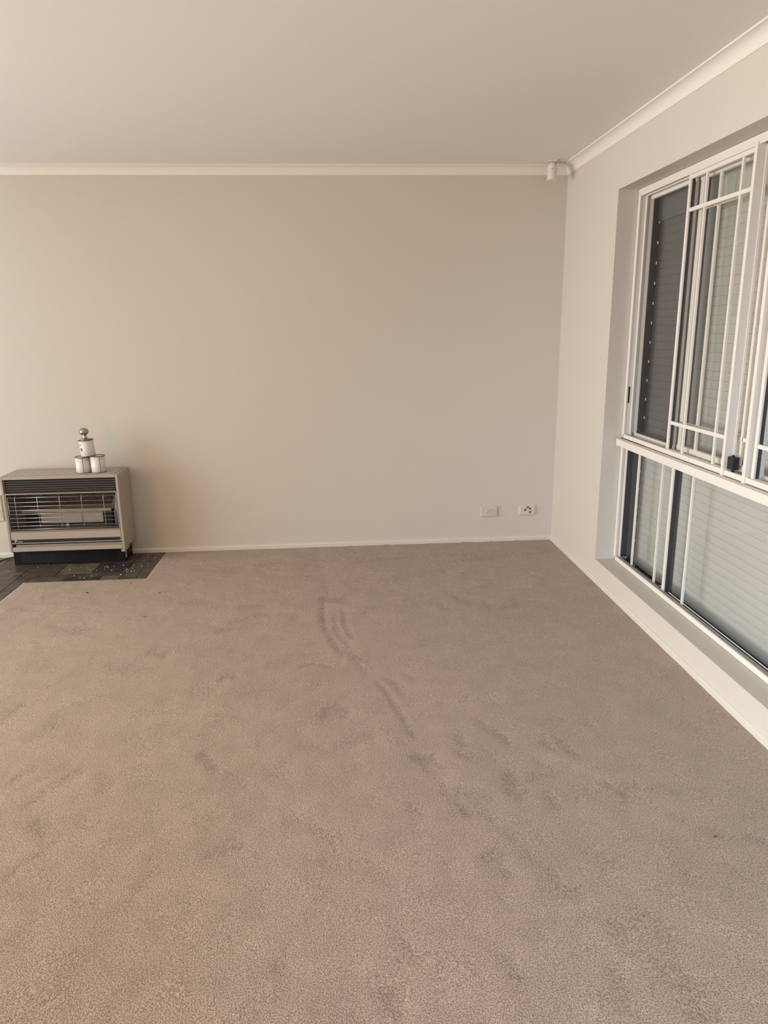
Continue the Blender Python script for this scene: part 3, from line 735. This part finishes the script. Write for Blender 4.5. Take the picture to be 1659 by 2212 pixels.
# ================================================================= PAINT TINS AND FINIAL
ZTOP = HZ1+.0028
def tin(root_name, loc, r, h, label, rot=(0,0,0), seam=None, lid_open=False, ink=None, barcode=False, group=None):
    root = tag(empty(root_name, loc, rot), label, 'paint tin', group)
    b = MB()
    b.lathe([(0, .0015), (r-.003, .0015), (r-.001, .003), (r-.001, h-.004), (r-.003, h-.004), (r-.003, h-.006), (0, h-.006)], n=48)
    sub(b.build('tin_body', TIN), root)
    b = MB(); b.lathe([(r-.003, 0), (r+.0002, 0), (r+.0006, .0015), (r, .0032), (r-.0012, .0032)], n=48); sub(b.build('bottom_rim', RIM), root)
    b = MB(); b.lathe([(r-.0012, h-.0048), (r+.0004, h-.0044), (r+.0010, h-.0022), (r+.0002, h), (r-.0030, h), (r-.0034, h-.0022), (r-.0034, h-.006)], n=48); sub(b.build('top_rim', RIM), root)
    b = MB()
    if lid_open: b.lathe([(r-.0034, h-.0046), (r-.010, h-.0046), (r-.012, h-.001), (r-.014, h-.001), (r-.0155, h-.0055), (0, h-.0055)], n=48)
    else: b.lathe([(r-.0034, h-.0035), (r-.009, h-.0030), (r-.0105, h-.0050), (0, h-.0050)], n=48)
    sub(b.build('lid', LIDM if lid_open else TIN), root)
    def patch(name, a0, a1, z0, z1, mt, off=.0003):
        bb = MB(); n = max(2, int(abs(a1-a0)/3)); pts = []
        for i in range(n+1):
            a = math.radians(a0+(a1-a0)*i/n); pts.append(((r-.001+off)*math.cos(a), (r-.001+off)*math.sin(a)))
        for p, q in zip(pts, pts[1:]): bb.poly([(p[0], p[1], z0), (q[0], q[1], z0), (q[0], q[1], z1), (p[0], p[1], z1)])
        return sub(bb.build(name, mt), root)
    if seam is not None: patch('seam', seam-1.8, seam+1.8, .003, h-.004, RIM)
    if ink:
        bb = MB()
        for stroke in ink:
            pts = []
            for (a, z) in stroke:
                a = math.radians(a); pts.append(((r-.0008)*math.cos(a), (r-.0008)*math.sin(a), z))
            bb.tube(pts, .0007, 5)
        sub(bb.build('handwriting', INK), root)
    if barcode:
        patch('sticker', 214, 252, .026, .062, mat('sticker_paper', (.66, .62, .57), .6), .0004)
        bb = MB()
        for k, w in enumerate((1.6, .9, 2.0, .8, 1.4, 2.2, .9, 1.5)):
            a0 = 225+k*2.9; n = 2
            P_ = [((r-.001+.0008)*math.cos(math.radians(a)), (r-.001+.0008)*math.sin(math.radians(a))) for a in (a0, a0+w)]
            bb.poly([(P_[0][0], P_[0][1], .036), (P_[1][0], P_[1][1], .036), (P_[1][0], P_[1][1], .056), (P_[0][0], P_[0][1], .056)])
        sub(bb.build('barcode', INK), root)
    return root
R_ = .0446
tin('paint_tin', (-1.591, 4.484, ZTOP), R_, .0995, 'white paint tin on the heater, lower left, seam right of centre and small scribble', seam=288,
    ink=[[(198, .058), (203, .062), (208, .056), (214, .061)], [(203, .052), (212, .048), (217, .052)]])
tin('paint_tin', (-1.4990, 4.486, ZTOP), R_, .1040, 'plain white paint tin on the heater, lower right of the three', seam=302)
tilt = math.atan2(.0045, .0965)
up_ang = -tilt-.024
UX, UY, UZ = -1.5500, 4.484, ZTOP+.1037
ut = tin('paint_tin', (UX, UY, UZ), R_-.0005, .102, 'white paint tin with barcode sticker balanced on top of the other two', rot=(0, up_ang, 0), lid_open=True, barcode=True,
    ink=[[(212, .071), (216, .077), (220, .070), (224, .076), (228, .071)], [(224, .082), (230, .084)], [(232, .076), (237, .070), (240, .078), (243, .066)]])
top = Vector((UX, UY, UZ)) + Matrix.Rotation(up_ang, 3, 'Y') @ Vector((-.002, 0, .1012))
fin = tag(empty('curtain_finial', top, (0, up_ang, 0)), 'brushed metal ball finial standing on the topmost paint tin', 'finial')
b = MB(); b.lathe([(0, 0), (.031, 0), (.032, .003), (.030, .006), (.022, .0075), (.017, .010), (.0125, .014), (.0118, .022), (.0122, .027), (.010, .029), (0, .029)], n=40)
sub(b.build('neck', NICKEL), fin)
b = MB(); prof = [(0, .0275)]
for k in range(1, 20):
    t = -math.pi/2+math.pi*k/20; prof.append((.0285*math.cos(t)**.9, .0505+.0232*math.sin(t)))
prof += [(.0045, .0722), (.003, .071), (0, .0705)]
b.lathe(prof, n=40); sub(b.build('ball', NICKEL), fin)
b = MB(); b.lathe([(0, .070), (.0025, .070), (.003, .075), (.002, .0775), (0, .078)], n=16); sub(b.build('tip', NICKEL), fin)

# ================================================================= POWER POINT, MEDIA OUTLET, LEFT OUTLET
def plate_mesh(w, h, t, bev):
    b = MB(); y1 = D-.0002
    x, z = w/2, h/2
    A = [(-x, y1, -z), (x, y1, -z), (x, y1, z), (-x, y1, z)]
    Bq = [(-x+.001, D-t+.003, -z+.001), (x-.001, D-t+.003, -z+.001), (x-.001, D-t+.003, z-.001), (-x+.001, D-t+.003, z-.001)]
    Cq = [(-x+bev, D-t, -z+bev), (x-bev, D-t, -z+bev), (x-bev, D-t, z-bev), (-x+bev, D-t, z-bev)]
    b.sweep(None, [A, Bq, Cq]); return b
def shifted(b, cx_, cz_):
    for v in b.bm.verts: v.co.x += cx_; v.co.z += cz_
    return b
def outlet(name, cx_, cz_, label, cat):
    root = tag(empty(name, (cx_, D, cz_)), label, cat)
    return root
def opart(b, name, mt, root, cx_, cz_, bevel=0.0): return rel(shifted(b, cx_, cz_).build(name, mt, bevel=bevel), root)
def cyl_y(b, x, z, r, y0, y1, n=20, r2=None):
    r2 = r if r2 is None else r2
    b.sweep(None, [[(x+r*math.cos(2*math.pi*k/n), y0, z+r*math.sin(2*math.pi*k/n)) for k in range(n)], [(x+r2*math.cos(2*math.pi*k/n), y1, z+r2*math.sin(2*math.pi*k/n)) for k in range(n)]])
PX, PZ = 1.034, .2145
o = outlet('power_point', PX, PZ, 'white single power point with round switch low on the back wall', 'power outlet')
opart(plate_mesh(.114, .074, .012, .005), 'plate', PLATE, o, PX, PZ)
b = MB(); b.box(-.036, .040, D-.0135, D-.0115, -.027, .027); opart(b, 'socket_face', PLATE, o, PX, PZ, .001)
b = MB(); cyl_y(b, -.016, .0035, .0092, D-.0135, D-.0150, r2=.0085); sw = opart(b, 'switch_surround', STEELBAR, o, PX, PZ)
sw.data.materials[0] = PLATE
b = MB(); b.box(-.0225, -.0095, D-.0185, D-.0148, -.0015, .0085); opart(b, 'rocker_switch', PLATE, o, PX, PZ, .001)
for sx, sz, an in ((.008, .009, .5), (.021, .009, -.5), (.0145, -.006, 0)):
    b = MB(); c_, s_ = math.cos(an), math.sin(an)
    pts = [(-.0012, -.0042), (.0012, -.0042), (.0012, .0042), (-.0012, .0042)]
    pp = [(sx + p*c_ + q*s_, D-.0137, sz - p*s_ + q*c_) for p, q in pts]
    b.sweep(None, [pp, [(p[0], D-.0134, p[2]) for p in pp]]); opart(b, 'pin_slot', INK, o, PX, PZ)
QX, QZ = 1.3005, .2145
o = outlet('media_outlet', QX, QZ, 'cream wall plate with antenna sockets and a data port, nearest the room corner', 'wall plate')
opart(plate_mesh(.116, .070, .011, .010), 'plate', PLATE2, o, QX, QZ)
def ring_socket(x, z, r, mt, name):
    b = MB(); cyl_y(b, x, z, r, D-.0108, D-.0125, 20); r_ = opart(b, name, mt, o, QX, QZ)
    return r_
ring_socket(-.0150, .0035, .0066, BLACKP, 'antenna_socket')
for z in (.0125, -.0115):
    rs = ring_socket(.0195, z, .0078, SOCKET, 'antenna_socket')
    b = MB(); cyl_y(b, .0195, z, .0048, D-.0126, D-.0130, 16); pi_ = shifted(b, QX, QZ).build('socket_hole', INK); rel(pi_, rs); pi_.matrix_parent_inverse = Matrix.Identity(4)
    b = MB(); cyl_y(b, .0188, z, .0016, D-.0126, D-.0150, 12); pi_ = shifted(b, QX, QZ).build('socket_pin', STEELBAR); pi_.parent = rs; pi_.matrix_parent_inverse = Matrix.Identity(4)
b = MB(); b.box(-.0065, .0115, D-.0118, D-.0108, .0215, .0270); opart(b, 'port_slot', INK, o, QX, QZ)
b = MB(); b.box(-.0065, .0115, D-.0120, D-.0108, .0130, .0212); opart(b, 'port_cover', LIDM, o, QX, QZ)
LX, LZ = -2.256, .338
o = outlet('wall_outlet', LX, LZ, 'white wall outlet half hidden behind the left side of the heater', 'power outlet')
opart(plate_mesh(.118, .176, .012, .005), 'plate', PLATE, o, LX, LZ)
b = MB(); b.box(-.045, .045, D-.0135, D-.0115, -.065, -.02); opart(b, 'socket_face', PLATE, o, LX, LZ, .001)
b = MB(); b.box(-.059, .059, D-.0126, D-.0118, -.019, -.0175); opart(b, 'joint', GRILLE, o, LX, LZ)

# ================================================================= MOTION SENSOR
SXc, SYc = 1.338, 4.520
pir = tag(empty('motion_sensor', (SXc, SYc, 2.4)), 'small white motion sensor hanging from the ceiling beside the corner cornice', 'motion sensor')
ang = math.radians(-14)     # turned towards the room
RZ = Matrix.Rotation(ang, 4, 'Z') @ Matrix.Rotation(math.radians(-7), 4, 'X')
def pirpart(b, name, mt, bevel=0.0, par=None, m_=RZ):
    b.bm.transform(m_); o = b.build(name, mt, bevel=bevel); sub(o, par or pir); return o
b = MB(); b.box(-.030, .024, -.035, .014, -.008, -.0005); b.box(-.012, .012, -.008, .012, -.022, -.008)
pirpart(b, 'mounting_bracket', PIRM, .0015, m_=Matrix.Rotation(ang, 4, 'Z'))
# housing: curved front lens, flat back
b = MB(); ring = []
for k in range(13):
    t = math.radians(200+140*k/12); ring.append((.029*math.cos(t)/.94, .012+.046*math.sin(t)))
ring = [(.0285, .030)] + [(-.0285, .030)] + ring
def rz(z, s=1.0): return [(x*s, (y-.012)*s+.012, z) for x, y in ring]
b.sweep(None, [rz(-.112, .90), rz(-.106), rz(-.058), rz(-.056, .985), rz(-.050, .985), rz(-.048), rz(-.028, .97), rz(-.022, .86)])
body_ = pirpart(b, 'sensor_housing', PIRM); soften(body_)
b = MB(); b.box(-.0065, -.0025, -.0355, -.0325, -.056, -.052); pirpart(b, 'indicator', INK, par=body_)
cb = MB(); cb.tube([(.02, .01, -.010), (.045, .025, -.006), (.070, .050, -.006), (.082, .072, -.010)], .0035, 8); sub(cb.build('sensor_cable', PIRM), pir)

# ================================================================= HEATER CABLE
b = MB(); b.tube([(-2.093, 4.600, .016), (-2.17, 4.615, .009), (-2.221, 4.557, .0045), (-2.33, 4.36, .0045), (-2.50, 4.25, .0045), (-2.75, 4.30, .0045), (-2.95, 4.50, .0045), (-3.0, 4.62, .0045)], .0042, 8)
tag(b.build('power_cable', BLACKP), 'black power cable running along the slate left of the heater', 'cable')

# ================================================================= CHIPS AND CRUMBS
CH = [(-1.918,4.403),(-1.879,4.463),(-1.702,4.349),(-1.647,4.38),(-1.594,4.358),(-1.57,4.324),(-1.526,4.309),(-1.492,4.367),(-1.483,4.379),(-1.47,4.361),(-1.479,4.325),(-1.44,4.383),(-1.384,4.393),(-1.319,4.386),(-1.32,4.488),(-1.346,4.587),(-1.274,4.472),(-1.238,4.424),(-1.265,4.533),(-1.186,4.457),(-1.334,4.309),(-1.338,4.289),(-1.327,4.262),(-1.347,4.277),(-1.301,4.271),(-1.285,4.273),(-1.348,4.211),(-1.521,4.204),(-1.582,4.178),(-1.556,4.172),(-2.02,4.258),(-1.944,4.246),(-2.079,4.355),(-1.632,4.222),
      (-1.43,4.30),(-1.26,4.36),(-1.31,4.33),(-1.345,4.325),(-1.215,4.52),(-1.28,4.60)]
random.seed(11)
def chip_mesh(k):
    b = MB(); n = 5; r = random.uniform(.0020, .0038); st_ = random.uniform(1.2, 2.2)
    a0 = random.random()*6
    lo, hi = [], []
    for i in range(n):
        a = a0+2*math.pi*i/n; q = r*random.uniform(.7, 1.2)
        lo.append((q*st_*math.cos(a), q*math.sin(a), 0)); hi.append((q*.7*st_*math.cos(a), q*.7*math.sin(a), random.uniform(.0015, .003)))
    b.sweep(None, [lo, hi]); return b.build('plaster_chip', CHIP)
for k, (x, y) in enumerate(CH):
    o = chip_mesh(k); o.location = (x, y, .0002); o.rotation_euler.z = random.uniform(-.9, .9)
    if abs(x+1.33) < .07 and 4.2 < y < 4.34: lab = 'tiny pale plaster chip in the cluster on the slate below the right heater corner'
    elif x > -1.29: lab = 'tiny pale plaster chip on the right hand border tiles of the hearth'
    elif x > -1.54 and y > 4.25: lab = 'tiny pale plaster chip on the charcoal tile in front of the heater'
    elif x > -1.75: lab = 'tiny pale plaster chip on or just below the tan slate tile'
    else: lab = 'tiny pale plaster chip on the slate at the left of the hearth'
    tag(o, lab, 'debris', {'tiny pale plaster chip in th': 'chips clustered right of the charcoal tile', 'tiny pale plaster chip on th': 'chips lying on the slate tiles', 'tiny pale plaster chip on or': 'chips around the tan tile'}[lab[:28]])
CR = [(-1.452,3.907,.006,'dark reddish crumb lying in the carpet just in front of the hearth'),
      (-1.026,3.509,.0045,'single dark crumb on the open carpet right of the hearth'),
      (-1.033,3.863,.0045,'small dark crumb in the carpet near the front right hearth corner'),
      (-1.243,4.046,.004,'small dark crumb at the carpet edge below the right end of the hearth'),
      (1.0596,1.6756,.004,'tiny dark speck on the carpet in the right foreground')]
for x, y, r, lab in CR:
    b = MB(); b.lathe([(0, -.3*r), (r*.8, 0), (r, .3*r), (r*.6, .7*r), (0, .8*r)], n=7, sharp=True)
    o = b.build('carpet_crumb', CRUMB); o.location = (x, y, .001); o.scale = (1.5, .8, 1); tag(o, lab, 'crumb', 'crumbs on the carpet')
